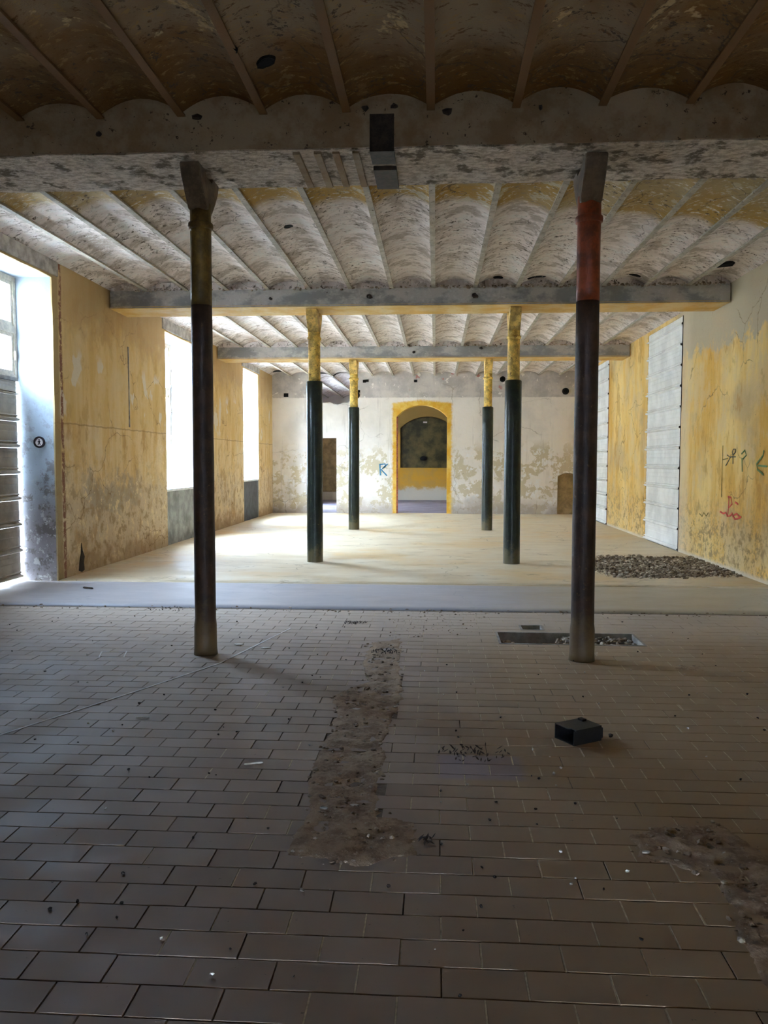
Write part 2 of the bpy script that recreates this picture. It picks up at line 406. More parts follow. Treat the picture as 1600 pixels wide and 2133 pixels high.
def prism(bm, pts, axis, a, b):
    """extrude a 2-D outline along axis from a to b; pts are in the two remaining axes in order"""
    def P(p, t): return {'x': (t, p[0], p[1]), 'y': (p[0], t, p[1]), 'z': (p[0], p[1], t)}[axis]
    A = [bm.verts.new(P(p, a)) for p in pts]; B = [bm.verts.new(P(p, b)) for p in pts]
    bm.faces.new(A); bm.faces.new(B[::-1])
    n = len(pts)
    for i in range(n): bm.faces.new((A[i], A[(i+1) % n], B[(i+1) % n], B[i]))
def rough_box(bm, x0, x1, y0, y1, z0, z1, step=.16, amp=.008, seed=0):
    """box with subdivided, uneven faces"""
    n = [max(1, int(round((b-a)/step))) for a, b in ((x0, x1), (y0, y1), (z0, z1))]
    cache = {}
    def V(i, j, l):
        if (i, j, l) not in cache:
            p = Vector((x0+(x1-x0)*i/n[0], y0+(y1-y0)*j/n[1], z0+(z1-z0)*l/n[2]))
            q = p*2.3 + Vector((seed, 0, 0)); d = mnoise.noise_vector(q)*amp + mnoise.noise_vector(p*9)*amp*.5
            cache[(i, j, l)] = bm.verts.new(p + d)
        return cache[(i, j, l)]
    for a, b, cax in ((0, 1, 2), (0, 2, 1), (1, 2, 0)):
        for e in (0, n[cax]):
            for i in range(n[a]):
                for j in range(n[b]):
                    q = []
                    for di, dj in ((0,0),(1,0),(1,1),(0,1)):
                        t = [0, 0, 0]; t[a] = i+di; t[b] = j+dj; t[cax] = e; q.append(V(*t))
                    bm.faces.new(q)
def lathe(bm, prof, n=28, cx=0, cy=0, amp=0, seed=0):
    rings = []
    for r, z in prof:
        ring = []
        for i in range(n):
            a = 2*math.pi*i/n; rr = r
            if amp: rr += amp*mnoise.noise(Vector((math.cos(a)*2+seed, math.sin(a)*2, z*5)))
            ring.append(bm.verts.new((cx+rr*math.cos(a), cy+rr*math.sin(a), z)))
        rings.append(ring)
    for a, b in zip(rings, rings[1:]):
        for i in range(n): bm.faces.new((a[i], a[(i+1) % n], b[(i+1) % n], b[i]))
    bm.faces.new(rings[0][::-1]); bm.faces.new(rings[-1])
def inpoly(x, y, P):
    c = False; n = len(P)
    for i in range(n):
        (x1, y1), (x2, y2) = P[i], P[i-1]
        if (y1 > y) != (y2 > y) and x < (x2-x1)*(y-y1)/(y2-y1)+x1: c = not c
    return c
def pdist(x, y, P):
    best = 9
    for i in range(len(P)):
        a = Vector(P[i]); b = Vector(P[i-1]); q = Vector((x, y)); ab = b-a
        t = max(0, min(1, (q-a).dot(ab)/ab.length_squared)); best = min(best, (q-a-ab*t).length)
    return best if inpoly(x, y, P) else -best
def stone(bm, x, y, z, s, lay=None, tint=0, flat=.6):
    M_ = Matrix.Translation((x, y, z)) @ Matrix.Rotation(random.uniform(0, 6.28), 4, 'Z') @ Matrix.Rotation(random.uniform(-.5, .5), 4, 'X') @ Matrix.Diagonal((s*random.uniform(.6, 1.4), s, s*flat, 1))
    r = bmesh.ops.create_icosphere(bm, subdivisions=1, radius=1, matrix=M_)
    for v in r['verts']:
        v.co += Vector((random.uniform(-1, 1), random.uniform(-1, 1), random.uniform(-1, 1)))*s*.22
        if lay: v[lay] = tint

_b = bmesh.new(); bmesh.ops.create_icosphere(_b, subdivisions=1, radius=1); _b.verts.index_update()
ICOV = [v.co.copy() for v in _b.verts]; ICOF = [tuple(v.index for v in f.verts) for f in _b.faces]; _b.free()
def stones_mesh(name, items, mat, parent):
    V, Fc, T = [], [], []
    for (x, y, z, s, tint, flat) in items:
        a = random.uniform(0, 6.28); ca, sa = math.cos(a), math.sin(a); ex = random.uniform(.6, 1.4); b0 = len(V)
        for c in ICOV:
            u, v, w = c.x*s*ex + random.uniform(-.22, .22)*s, c.y*s + random.uniform(-.22, .22)*s, c.z*s*flat + random.uniform(-.15, .15)*s
            V.append((x+u*ca-v*sa, y+u*sa+v*ca, z+w))
        Fc += [tuple(b0+i for i in f) for f in ICOF]; T += [tint]*len(ICOV)
    me = bpy.data.meshes.new(name); me.from_pydata(V, [], Fc); at = me.attributes.new('tint', 'FLOAT', 'POINT'); at.data.foreach_set('value', T)
    o = link(name, me, mat, parent); o['kind'] = 'stuff'; return o
# ------------------------------------------------------------------ floor
TRENCH = [(-.552,7.041),(-.307,7.25),(-.274,6.224),(-.22,5.449),(-.267,4.93),(-.279,4.424),(-.257,3.565),(-.089,3.517),(-.081,3.217),(-.31,3.103),(-.594,3.191),(-.571,3.544),(-.624,4.116),(-.608,4.907),(-.687,5.417),(-.489,5.794),(-.575,6.354)]
PATCH = [(.835,3.448),(.981,3.541),(1.261,3.578),(1.316,3.393),(1.40,3.121),(1.40,2.2),(1.02,2.2),(1.015,2.512),(1.069,2.868),(1.075,3.139),(.948,3.206),(.829,3.257)]
SMALLP = [(1.86,6.28),(2.07,6.28),(2.07,6.43),(1.86,6.43)]
PIT = (.585, 1.82, 7.11, 7.57); PIT2 = (.835, 1.02, 7.72, 7.91)
GRAVEL = [(2.57,13.3),(2.83,13.72),(4.27,13.69),(4.27,11.6),(3.4,11.36),(2.54,11.33),(2.42,12.22)]
JY, JY2 = 8.66, 10.45
floor_bm = bmesh.new()
def bed(x0, x1, y0, y1):
    z = -.0045
    floor_bm.faces.new([floor_bm.verts.new(p) for p in ((x0,y0,z),(x1,y0,z),(x1,y1,z),(x0,y1,z))])
bed(XL-.65, XR+.4, Y0-.3, PIT[2]); bed(XL-.65, PIT[0], PIT[2], PIT[3]); bed(PIT[1], XR+.4, PIT[2], PIT[3])
bed(XL-.65, XR+.4, PIT[3], PIT2[2]); bed(XL-.65, PIT2[0], PIT2[2], PIT2[3]); bed(PIT2[1], XR+.4, PIT2[2], PIT2[3])
bed(XL-.65, XR+.4, PIT2[3], YF+.3)
floor = obj('floor', floor_bm, 'bed'); tag(floor, 'worn grey tiled floor running into pale concrete screed', None, None, 'structure')
# concrete screed beyond the tiles
simple('violet_floor', (132, 122, 128), .5, .12, 1.5)
def slab(x0, x1, y0, y1, ztop, seed, mat='screed'):
    bm = bmesh.new(); nx = int((x1-x0)/.2); ny = int((y1-y0)/.2)
    V = {}
    for i in range(nx+1):
        for j in range(ny+1):
            x = x0+(x1-x0)*i/nx; y = y0+(y1-y0)*j/ny
            if j == 0: y += .02*mnoise.noise(Vector((x*3, seed, 0)))
            V[i, j] = bm.verts.new((x, y, ztop + .004*mnoise.noise(Vector((x*.8, y*.8, seed)))))
    for i in range(nx):
        for j in range(ny):
            xc = x0+(x1-x0)*(i+.5)/nx; yc = y0+(y1-y0)*(j+.5)/ny
            if inpoly(xc, yc, GRAVEL): continue
            bm.faces.new((V[i,j], V[i+1,j], V[i+1,j+1], V[i,j+1]))
    low = [bm.verts.new((V[i,0].co.x, V[i,0].co.y, -.03)) for i in range(nx+1)]
    for i in range(nx): bm.faces.new((low[i], low[i+1], V[i+1,0], V[i,0]))
    return obj('concrete_screed', bm, mat, floor, True)
slab(XL-.6, XR, JY, JY2, .003, 3); slab(XL-.6, XR, JY2, YB+.2, .012, 8); slab(XL-.6, XR, YB+.2, YF, .012, 12, 'violet_floor')
# tiles
TW, TD, G = .262, .1455, .0045
variants = []
def tile_verts(tilt):
    w, d = TW/2-G/2, TD/2-G/2; b = .0015
    top = [(-w+b,-d+b),(w-b,-d+b),(w-b,d-b),(-w+b,d-b)]; out = [(-w,-d),(w,-d),(w,d),(-w,d)]
    vs = [(x, y, x*tilt[0]+y*tilt[1]) for x, y in top] + [(x, y, -.003+x*tilt[0]+y*tilt[1]) for x, y in out] + [(x, y, -.02) for x, y in out]
    fs = [(0,1,2,3)] + [(4+i, 4+(i+1) % 4, (i+1) % 4, i) for i in range(4)] + [(8+i, 8+(i+1) % 4, 4+(i+1) % 4, 4+i) for i in range(4)]
    return vs, fs
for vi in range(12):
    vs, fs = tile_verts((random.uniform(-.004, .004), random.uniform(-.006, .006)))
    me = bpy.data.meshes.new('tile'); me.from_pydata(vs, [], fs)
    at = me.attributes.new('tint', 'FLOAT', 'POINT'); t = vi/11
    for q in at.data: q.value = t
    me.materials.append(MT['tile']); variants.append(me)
spots = []; cuts = []
j = -28
while True:
    yc = 2.338 + TD*(j+.5)
    if yc - TD/2 > JY - TD*.6: break
    off = -.107 if (j % 2 == 1) else .026
    for i in range(-20, 18):
        xc = off + TW*(i+.5)
        if xc < XL or xc > XR+.1 or yc < Y0: continue
        bad = any(inpoly(xc+dx, yc, P) for P in (TRENCH, PATCH) for dx in (-.0,)) and all(inpoly(xc+dx, yc+dy, P_) for P_ in [next(P for P in (TRENCH, PATCH) if inpoly(xc, yc, P))] for dx in (-.1, .1) for dy in (-.05, .05)) or inpoly(xc, yc, SMALLP)
        for p in (PIT, PIT2):
            if xc+TW/2 > p[0]+.02 and xc-TW/2 < p[1]-.02 and yc+TD/2 > p[2]+.02 and yc-TD/2 < p[3]-.02:
                if not bad:
                    xa, xb, ya, yb = xc-TW/2, xc+TW/2, yc-TD/2, yc+TD/2; m = .018
                    lo_y, hi_y = max(ya, p[2]-m), min(yb, p[3]+m)
                    for q in ((xa, p[0]-m, lo_y, hi_y), (p[1]+m, xb, lo_y, hi_y), (xa, xb, ya, p[2]-m), (xa, xb, p[3]+m, yb)):
                        q = (max(xa, q[0]), min(xb, q[1]), max(ya, q[2]), min(yb, q[3]))
                        if q[1]-q[0] > .012 and q[3]-q[2] > .012: cuts.append(q)
                bad = True
        if bad: continue
        u, v, d = project((xc, yc, 0))
        vis = d > .5 and -60 < u < 1660 and v < 2190
        spots.append((xc, yc, d if vis else 999+abs(d)))
    j += 1
spots.sort(key=lambda s: s[2])
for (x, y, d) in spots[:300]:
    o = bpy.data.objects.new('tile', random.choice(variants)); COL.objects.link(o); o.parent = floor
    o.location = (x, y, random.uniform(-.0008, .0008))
allv, allf, tints = [], [], []
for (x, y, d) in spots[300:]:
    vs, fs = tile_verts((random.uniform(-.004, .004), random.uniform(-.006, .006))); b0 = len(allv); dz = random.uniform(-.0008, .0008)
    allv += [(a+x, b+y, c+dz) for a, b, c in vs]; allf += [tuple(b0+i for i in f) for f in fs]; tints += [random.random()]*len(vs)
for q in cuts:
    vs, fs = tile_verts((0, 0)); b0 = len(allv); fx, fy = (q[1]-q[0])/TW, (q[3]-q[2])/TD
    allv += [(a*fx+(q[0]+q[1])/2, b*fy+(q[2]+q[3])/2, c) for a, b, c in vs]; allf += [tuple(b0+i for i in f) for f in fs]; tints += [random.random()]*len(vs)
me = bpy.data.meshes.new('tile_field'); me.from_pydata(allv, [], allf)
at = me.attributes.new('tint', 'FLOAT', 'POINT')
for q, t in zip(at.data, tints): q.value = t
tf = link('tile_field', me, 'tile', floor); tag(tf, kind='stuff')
mv, mf = [], []
for (x, y, d) in spots:
    if d > 900 or x < -.9 + random.uniform(-.5, .5) or random.random() < .12: continue
    xa, w, b0 = x+TW/2, G/2+.0006, len(mv); h = TD/2-.004; z = random.uniform(-.0022, .0006)
    mv += [(xa-w, y-h, z), (xa+w, y-h, z), (xa+w, y+h, z), (xa-w, y+h, z), (xa-w, y-h, -.01), (xa+w, y-h, -.01), (xa+w, y+h, -.01), (xa-w, y+h, -.01)]
    mf += [tuple(b0+i for i in f) for f in ((0,1,2,3), (4,5,1,0), (5,6,2,1), (6,7,3,2), (7,4,0,3))]
me = bpy.data.meshes.new('mortar_joint'); me.from_pydata(mv, [], mf)
simple('mortar', (190, 174, 146), .9, .12, 30); tag(link('mortar_joint', me, 'mortar', floor), kind='stuff')
# dirt where tiles are gone
def dirt(name, P, amp=.012, step=.018):
    xs = [p[0] for p in P]; ys = [p[1] for p in P]; x0, x1, y0, y1 = min(xs)-.08, max(xs)+.08, min(ys)-.08, max(ys)+.08
    nx, ny = int((x1-x0)/step), int((y1-y0)/step); bm = bmesh.new(); V = {}
    for i in range(nx+1):
        for j in range(ny+1):
            x, y = x0+(x1-x0)*i/nx, y0+(y1-y0)*j/ny
            d = pdist(x, y, P) + .035*mnoise.noise(Vector((x*9, y*9, 2))) + .012*mnoise.noise(Vector((x*40, y*40, 2)))
            if d < -.07: continue
            n = mnoise.fractal(Vector((x*9, y*9, 5)), 1, 2, 4)
            h = -.02 + max(0, min(1, (d+.03)/.035))*.0235 + n*amp*max(0, min(1, d/.08))
            V[i, j] = bm.verts.new((x, y, h))
    for i in range(nx):
        for j in range(ny):
            q = [V.get(t) for t in ((i,j),(i+1,j),(i+1,j+1),(i,j+1))]
            if all(q): bm.faces.new(q)
    o = obj(name, bm, 'dirt', floor, True); return tag(o, kind='stuff')
def rubble(name, P, n, smin, smax, zf, mat='rubble', edge=.0):
    items = []
    xs = [p[0] for p in P]; ys = [p[1] for p in P]; c = 0
    while c < n:
        x, y = random.uniform(min(xs)-edge, max(xs)+edge), random.uniform(min(ys)-edge, max(ys)+edge)
        if pdist(x, y, P) < -edge*random.random()**2: continue
        s = smin + (smax-smin)*random.random()**4
        items.append((x, y, zf + s*.3, s, random.random()**1.5, .6)); c += 1
    return stones_mesh(name, items, mat, floor)
dirt('trench_dirt', TRENCH); dirt('patch_dirt', PATCH, .016); dirt('small_patch_dirt', SMALLP)
rubble('trench_rubble', TRENCH, 1300, .003, .015, -.002, edge=.05)
rubble('patch_rubble', PATCH, 420, .003, .016, -.002, edge=.05)
rubble('joint_crumbs', [(-5, 8.5), (4.2, 8.5), (4.2, 8.72), (-5, 8.72)], 420, .003, .016, 0)
rubble('gap_crumbs', [(-.4, 7.2), (.3, 7.4), (.6, 8.6), (-.5, 8.6)], 160, .003, .013, 0)
rubble('small_patch_rubble', SMALLP, 40, .004, .014, -.003)
# gravel bed by the right wall
gb = bmesh.new(); gb.faces.new([gb.verts.new((x, y, -.004)) for x, y in [(2.2,11.1),(4.29,11.1),(4.29,13.95),(2.2,13.95)]])
obj('gravel_bed', gb, 'dirt', floor)
rubble('gravel', GRAVEL, 4600, .009, .036, .010, 'gravel', .22)
# service pit with iron edging
def pit(x0, x1, y0, y1, dep, name):
    bm = bmesh.new(); t = .02
    bx(bm, x0-t, x0, y0-t, y1+t, -dep, .004); bx(bm, x1, x1+t, y0-t, y1+t, -dep, .004)
    bx(bm, x0, x1, y0-t, y0, -dep, .004); bx(bm, x0, x1, y1, y1+t, -dep, .004); bx(bm, x0-t, x1+t, y0-t, y1+t, -dep-.02, -dep)
    return obj(name, bm, 'lintel_grey', floor)
pit(*PIT, .24, 'pit_lining'); pit(*PIT2, .12, 'pit_lining')
PP = [(PIT[0]+.03, PIT[2]+.03), (PIT[1]-.03, PIT[2]+.03), (PIT[1]-.03, PIT[3]-.03), (PIT[0]+.03, PIT[3]-.03)]
PR = [(1.0, 7.13), (1.79, 7.13), (1.79, 7.54), (1.15, 7.54)]
rubble('pit_rubble', PP, 200, .01, .04, -.23); rubble('pit_rubble', PR, 260, .012, .045, -.10); rubble('pit_rubble', PR, 200, .01, .035, -.03)
PL = [(.6, 7.13), (.72, 7.13), (.72, 7.55), (.6, 7.55)]
rubble('pit_rubble', PL, 50, .012, .04, -.08)
bm = bmesh.new(); bx(bm, 1.0, 1.79, 7.14, 7.55, -.23, -.09); obj('pit_fill', bm, 'dirt', floor)
# painted marks on the floor
def ribbon(name, pts, w, mat, parent, axis='z', lvl=.003, thick=.002):
    """flat painted stroke lying on a plane: pts are in-plane coordinates"""
    bm = bmesh.new(); L = []
    for i, p in enumerate(pts):
        p = Vector(p); a = Vector(pts[max(0, i-1)]); b = Vector(pts[min(len(pts)-1, i+1)]); t = (b-a).normalized(); nrm = Vector((-t.y, t.x))*w/2
        L.append((p+nrm, p-nrm))
    def P(q, h): return {'z': (q.x, q.y, h), 'x': (h, q.x, q.y), 'y': (q.x, h, q.y)}[axis]
    R_ = [[bm.verts.new(P(q, h)) for q in pr for h in (lvl, lvl+thick)] for pr in L]
    for a, b in zip(R_, R_[1:]):
        for s in ((0,1),(1,3),(3,2),(2,0)): bm.faces.new((a[s[0]], a[s[1]], b[s[1]], b[s[0]]))
    bm.faces.new((R_[0][0], R_[0][1], R_[0][3], R_[0][2])); bm.faces.new((R_[-1][0], R_[-1][1], R_[-1][3], R_[-1][2]))
    return obj(name, bm, mat, parent)
ribbon('painted_line', [(-2.62, 4.32), (-2.04, 5.5), (-1.70, 6.25), (-1.38, 7.62)], .016, 'paint_white', floor, lvl=.0022, thick=.001)
ribbon('painted_square', [(-2.789,6.561),(-2.587,6.592),(-2.534,6.394),(-2.73,6.364),(-2.789,6.561)], .013, 'paint_white', floor, lvl=.0022, thick=.001)

# ------------------------------------------------------------------ walls
wl = bmesh.new(); TH = .62
ys = [Y0-.3, WINA[0], WINA[1], WINB[0], WINB[1], WINC[0], WINC[1], WIND[0], WIND[1], YF]
for i in range(0, len(ys)-1, 2): rough_box(wl, XL-TH, XL, ys[i], ys[i+1], -.1, 4.32, .13, .007, i)
for w in (WINA, WINB, WINC, WIND): rough_box(wl, XL-TH, XL, w[0], w[1], w[3], 4.32, .13, .007, w[0])
bx(wl, XL-TH, XL, WIND[0], WIND[1], -.1, WIND[2])
wall_left = obj('wall_left', wl, 'wall_left', None, False); tag(wall_left, 'stained beige and ochre plaster wall with deep window openings', kind='structure')
for w, m in ((WINB, 'apron_grey'), (WINC, 'apron_dark')):
    bm = bmesh.new(); rough_box(bm, XL-TH+.02, XL-.03, w[0], w[1], -.1, w[2]-.045, .15, .005, 3); ap = obj('parapet', bm, m, wall_left)
    boxo('sill', 'sill_white', wall_left, XL-TH+.02, XL-.01, w[0], w[1], w[2]-.045, w[2], bev=.008)
for w in (WINA, WINB, WINC):
    boxo('lintel', 'lintel_grey', wall_left, XL-.03, XL+.022, w[0]-.9 if w is WINA else w[0]-.15, w[1]+.15, w[3]+.03, 4.21, bev=.006)
# a chipped hole low in the pier
bm = bmesh.new(); prism(bm, [(11.05,.06),(11.14,.03),(11.22,.05),(11.20,.16),(11.23,.24),(11.17,.33),(11.14,.44),(11.12,.30),(11.08,.20)], 'x', XL-.01, XL+.009); obj('broken_patch', bm, 'chip_dark', wall_left)
# holes and narrow chase
boxo('chase', 'lintel_grey', wall_left, XL-.01, XL+.012, 13.02, 13.05, 2.15, 3.45)

wr = bmesh.new()
S0, S1, S2 = (8.2, 10.62), (14.6, 16.93), (20.62, 22.95)
yr = [Y0-.3, S0[0], S0[1], S1[0], S1[1], S2[0], S2[1], YF]
for i in range(0, len(yr)-1, 2): rough_box(wr, XR, XR+.4, yr[i], yr[i+1], -.1, 4.35, .15, .006, i)
for s in (S0, S1, S2): rough_box(wr, XR, XR+.4, s[0], s[1], 4.14, 4.35, .15, .006, 1)
wall_right = obj('wall_right', wr, 'wall_right'); tag(wall_right, 'peeling ochre plaster wall with grey upper patches', kind='structure')

def boolcut(o, cutters):
    for c in cutters:
        m = o.modifiers.new('cut', 'BOOLEAN'); m.operation = 'DIFFERENCE'; m.object = c; m.solver = 'EXACT'
    bpy.context.view_layer.update()
    dg = bpy.context.evaluated_depsgraph_get(); me = bpy.data.meshes.new_from_object(o.evaluated_get(dg))
    o.modifiers.clear(); old = o.data; o.data = me; bpy.data.meshes.remove(old)
    for c in cutters:
        d = c.data; bpy.data.objects.remove(c); bpy.data.meshes.remove(d)
def arch_pts(x0, x1, zs, zt, z0, n=14):
    w = (x1-x0)/2; s = zt-zs; r = (w*w+s*s)/(2*s); cx = (x0+x1)/2; cz = zt-r; a = math.asin(w/r)
    return [(x0, z0), (x1, z0)] + [(cx+r*math.sin(a*(1-2*i/n)), cz+r*math.cos(a*(1-2*i/n))) for i in range(n+1)]
def cutter(pts, y0, y1):
    bm = bmesh.new(); prism(bm, pts, 'y', y0, y1); return obj('cutter', bm, None)
bm = bmesh.new(); bx(bm, XL-.1, XR+.1, YB, YB+.42, -.1, 4.36)
wall_back = obj('wall_back', bm, 'wall_back')
HOLE = [(-3.85, 4.5), (-3.9, 3.75), (-3.8, 3.5), (-3.5, 3.36), (-3.2, 3.40), (-3.0, 3.30), (-2.8, 3.38), (-2.68, 3.36), (-2.55, 3.52), (-2.62, 3.8), (-2.5, 4.0), (-2.52, 4.5)]
boolcut(wall_back, [cutter(arch_pts(-1.19, .34, 2.95, 3.30, -.2), YB-.2, YB+.6),
                    cutter([(-3.92, -.2), (-3.03, -.2), (-3.03, 2.31), (-3.92, 2.31)], YB-.2, YB+.6),
                    cutter(HOLE, YB-.2, YB+.6),
                    cutter(arch_pts(3.66, 4.27, 1.14, 1.26, -.2, 8), YB-.2, YB+.12)])
tag(wall_back, 'pale peeling plaster end wall with an ochre-edged arched doorway', kind='structure')
boxo('door_jamb', 'rust_strip', wall_back, -1.195, -1.15, YB-.012, YB+.06, .012, 2.95)
# brown board set in the low niche
bm = bmesh.new(); prism(bm, arch_pts(3.665, 4.265, 1.13, 1.25, .0, 8), 'y', YB+.05, YB+.09); nb = obj('door_4', bm, 'brown_board'); tag(nb, 'low brown board closing the small arched niche', kind='structure')
# square and round holes in the plaster
for (x, z, s) in ((-4.57, 3.61, .07), (-2.17, 4.02, .05), (-2.08, 4.03, .04), (-.62, 4.02, .05), (-2.35, 3.72, .05)):
    boxo('wall_hole', 'black', wall_back, x-s, x+s, YB-.006, YB+.02, z-s*.8, z+s*.8)
for (x, z, r) in ((1.986, 4.06, .085), (3.854, 3.694, .10), (-2.42, 3.60, .11)):
    bm = bmesh.new(); n = 20
    rings = []
    for rr, yy in ((r, .01), (r, -.05), (r*.72, -.055), (r*.6, -.02), (r*.3, -.02)):
        rings.append([bm.verts.new((x+rr*math.cos(6.2832*i/n), YB+yy, z+rr*math.sin(6.2832*i/n))) for i in range(n)])
    for a, b in zip(rings, rings[1:]):
        for i in range(n): bm.faces.new((a[i], a[(i+1) % n], b[(i+1) % n], b[i]))
    bm.faces.new(rings[-1]); obj('pipe_stub', bm, 'black', wall_back)

# room beyond
bm = bmesh.new(); bx(bm, XL-.1, XR+.1, YF, YF+.4, -.1, 4.36); wf = obj('wall_far', bm, 'far_wall')
boolcut(wf, [cutter(arch_pts(-1.45, .75, 2.95, 3.42, 1.33), YF-.2, YF+.22)])
tag(wf, 'ochre wall of the room beyond the arched doorway', kind='structure')
bm = bmesh.new(); prism(bm, arch_pts(-1.44, .74, 2.94, 3.41, 1.34), 'y', YF+.14, YF+.2); obj('niche_board', bm, 'dark_board', wf)
boxo('notice', 'sign_white', wf, -.52, -.36, YF+.125, YF+.14, 3.16, 3.22)
bm = bmesh.new(); lathe(bm, [(.14, -.03), (.13, .02), (.05, .03)], 10); 
for v in bm.verts: v.co = Vector((v.co.x-.5, YF-.0 - v.co.z, v.co.y*.7+1.72))
obj('wall_hole', bm, 'black', wf)
boxo('wood_panel', 'brown_board', wf, -5.0, -3.95, YF-.03, YF+.01, .35, 3.0)
bm = bmesh.new(); bx(bm, XL-.6, -1.4, Y0-.3, Y0, -.1, 4.36); bx(bm, 1.4, XR+.4, Y0-.3, Y0, -.1, 4.36); bx(bm, -1.4, 1.4, Y0-.3, Y0, 2.7, 4.36); wn = obj('wall_front', bm, 'dark_wall'); tag(wn, 'plain wall behind the viewer', kind='structure')  # opening in the middle added to let fill light in

# ------------------------------------------------------------------ ceiling
bm = bmesh.new(); bx(bm, XL-.65, XR+.45, Y0-.3, YF+.4, 4.33, 4.45); ceiling = obj('ceiling', bm, 'vault'); tag(ceiling, 'shallow plaster vaults between steel joists', kind='structure')
JX = [-.05+.622*i for i in range(-7, 7)]
EDG = [XL-.01]+JX+[XR+.01]
BAYS = [(Y0, ROWS[0]-.40), (ROWS[0]+.40, ROWS[1]-.40), (ROWS[1]+.30, ROWS[2]-.38), (ROWS[2]+.30, YB+.01), (YB+.41, YF)]
for bi, (a, b) in enumerate(BAYS):
    for x0, x1 in zip(EDG, EDG[1:]):
        bm = bmesh.new(); nu, nv = 10, max(8, int((b-a+.1)/.2)); V = {}; sd = random.uniform(0, 50); rise = .105*random.uniform(.85, 1.12)*min(1, (x1-x0)/.6)
        for i in range(nu+1):
            t = i/nu
            for j_ in range(nv+1):
                y = a-.05+(b-a+.1)*j_/nv; x = x0+(x1-x0)*t
                z = ZC+.012 + rise*(1-(2*t-1)**2) + (.012*mnoise.noise(Vector((x*2.5, y*1.3, sd))) + .004*mnoise.noise(Vector((x*9, y*9, sd))))*math.sin(math.pi*t)
                V[i, j_] = bm.verts.new((x, y, z))
        for i in range(nu):
            for j_ in range(nv): bm.faces.new((V[i,j_], V[i,j_+1], V[i+1,j_+1], V[i+1,j_]))
        me = bpy.data.meshes.new('vault'); bm.to_mesh(me); bm.free()
        for f in me.polygons: f.use_smooth = True
        link('vault', me, 'vault', ceiling)
    jm = bmesh.new(); bx(jm, -.03, .03, a-.03, b+.03, ZC-.016, ZC-.002); bx(jm, -.012, .012, a-.03, b+.03, ZC-.002, ZC+.03)
    me = bpy.data.meshes.new('joist'); jm.to_mesh(me); jm.free(); me.materials.append(MT['joist'])
    for x in JX:
        o = bpy.data.objects.new('joist', me); COL.objects.link(o); o.parent = ceiling; o.location.x = x
# holes and breaks in the vaults
def vault_hole(x, y, r, sx=1):
    bm = bmesh.new(); n = 18
    k0 = max(e for e in EDG if e <= x); k1 = min(e for e in EDG if e > x)
    def zz(px): t = (px-k0)/(k1-k0); return ZC+.012+.105*(1-(2*t-1)**2)*min(1, (k1-k0)/.6)
    def ring(f, dz, jit=0): return [bm.verts.new((x+sx*r*f*math.cos(6.2832*i/n)*(1+jit*random.uniform(-1,1)), y+r*f*math.sin(6.2832*i/n)*(1+jit*random.uniform(-1,1)), zz(x+sx*r*f*math.cos(6.2832*i/n))+dz)) for i in range(n)]
    R_ = [ring(1.15, .012), ring(1.0, -.016, .12), ring(.8, -.012, .1)]
    for a, b in zip(R_, R_[1:]):
        for i in range(n): bm.faces.new((a[i], a[(i+1) % n], b[(i+1) % n], b[i]))
    bm.faces.new(R_[-1]); obj('vault_break', bm, 'black', ceiling)
for h in ((3.95, 11.6, .11, 1), (-4.7, 24.3, .16, 1.1), (-1.15, 5.55, .06, 1), (-1.3, 5.2, .04, 1), (-3.3, 14.9, .05, 3), (1.45, 12.15, .06, 2.2), (.9, 12.2, .05, 1.4), (2.85, 12.1, .04, 2), (-3.35, 7.6, .06, 2), (-1.7, 9.4, .05, 1)):
    vault_hole(*h)

# ------------------------------------------------------------------ main beams
def beam(y, lo, hi, label, front_mat, soffit_mat, rough):
    r = empty('cross_girder', (0, y, ZB)); tag(r, label, 'beam', 'main cross beams')
    def part(name, mat, x0, x1, y0, y1, z0, z1, amp=0):
        bm = bmesh.new()
        if amp: rough_box(bm, x0, x1, y0, y1, z0-ZB, z1-ZB, .07, amp, y)
        else: bx(bm, x0, x1, y0, y1, z0-ZB, z1-ZB)
        return obj(name, bm, mat, r)
    if rough:
        part('front_girder', front_mat, XL+.015, XR-.015, -lo, -lo+.12, ZB+.006, 4.32, .006)
        part('rear_girder', front_mat, XL+.015, XR-.015, hi-.12, hi, ZB+.006, 4.32, .006)
        part('soffit', soffit_mat, XL+.015, XR-.015, -lo+.015, hi-.01, ZB-.004, ZB+.08, .012)
        for xg in (-1.06, -.90, -.76, -.61):   # cut slots across the underside
            bm = bmesh.new(); bx(bm, xg-.026, xg+.026, -lo+.05, hi-.03, -.022, .02); obj('slat', bm, 'beam_front', r)
        bm = bmesh.new(); bx(bm, -.50, -.32, -lo-.012, -lo+.03, .0, .235); bx(bm, -.50, -.32, -lo-.012, -lo+.25, -.035, .0); bx(bm, -.50, -.32, -lo+.36, hi-.02, -.04, .0)
        st = obj('steel_bracket', bm, 'dark_iron', r)
    else:
        part('front_girder', front_mat, XL+.02, XR-.02, -lo, -lo+.10, ZB+.02, ZC-.004, .004)
        part('rear_girder', front_mat, XL+.02, XR-.02, hi-.10, hi, ZB+.02, ZC-.004, .004)
        part('front_flange', front_mat, XL+.02, XR-.02, -lo-.02, -lo+.12, ZB+.008, ZB+.022)
        part('soffit', soffit_mat, XL+.02, XR-.02, -lo-.01, hi, ZB, ZB+.03, .003)
        part('plaster_infill', 'vault', XL+.02, XR-.02, -lo+.02, hi-.02, ZC-.004, 4.31, .012)
    return r
beam(ROWS[0], .418, .41, 'rough grey plastered beam crossing just above the two nearest columns', 'beam_front', 'beam_rough', True)
beam(ROWS[1], .41, .29, 'grey beam with ochre underside over the middle pair of columns', 'girder', 'soffit', False)
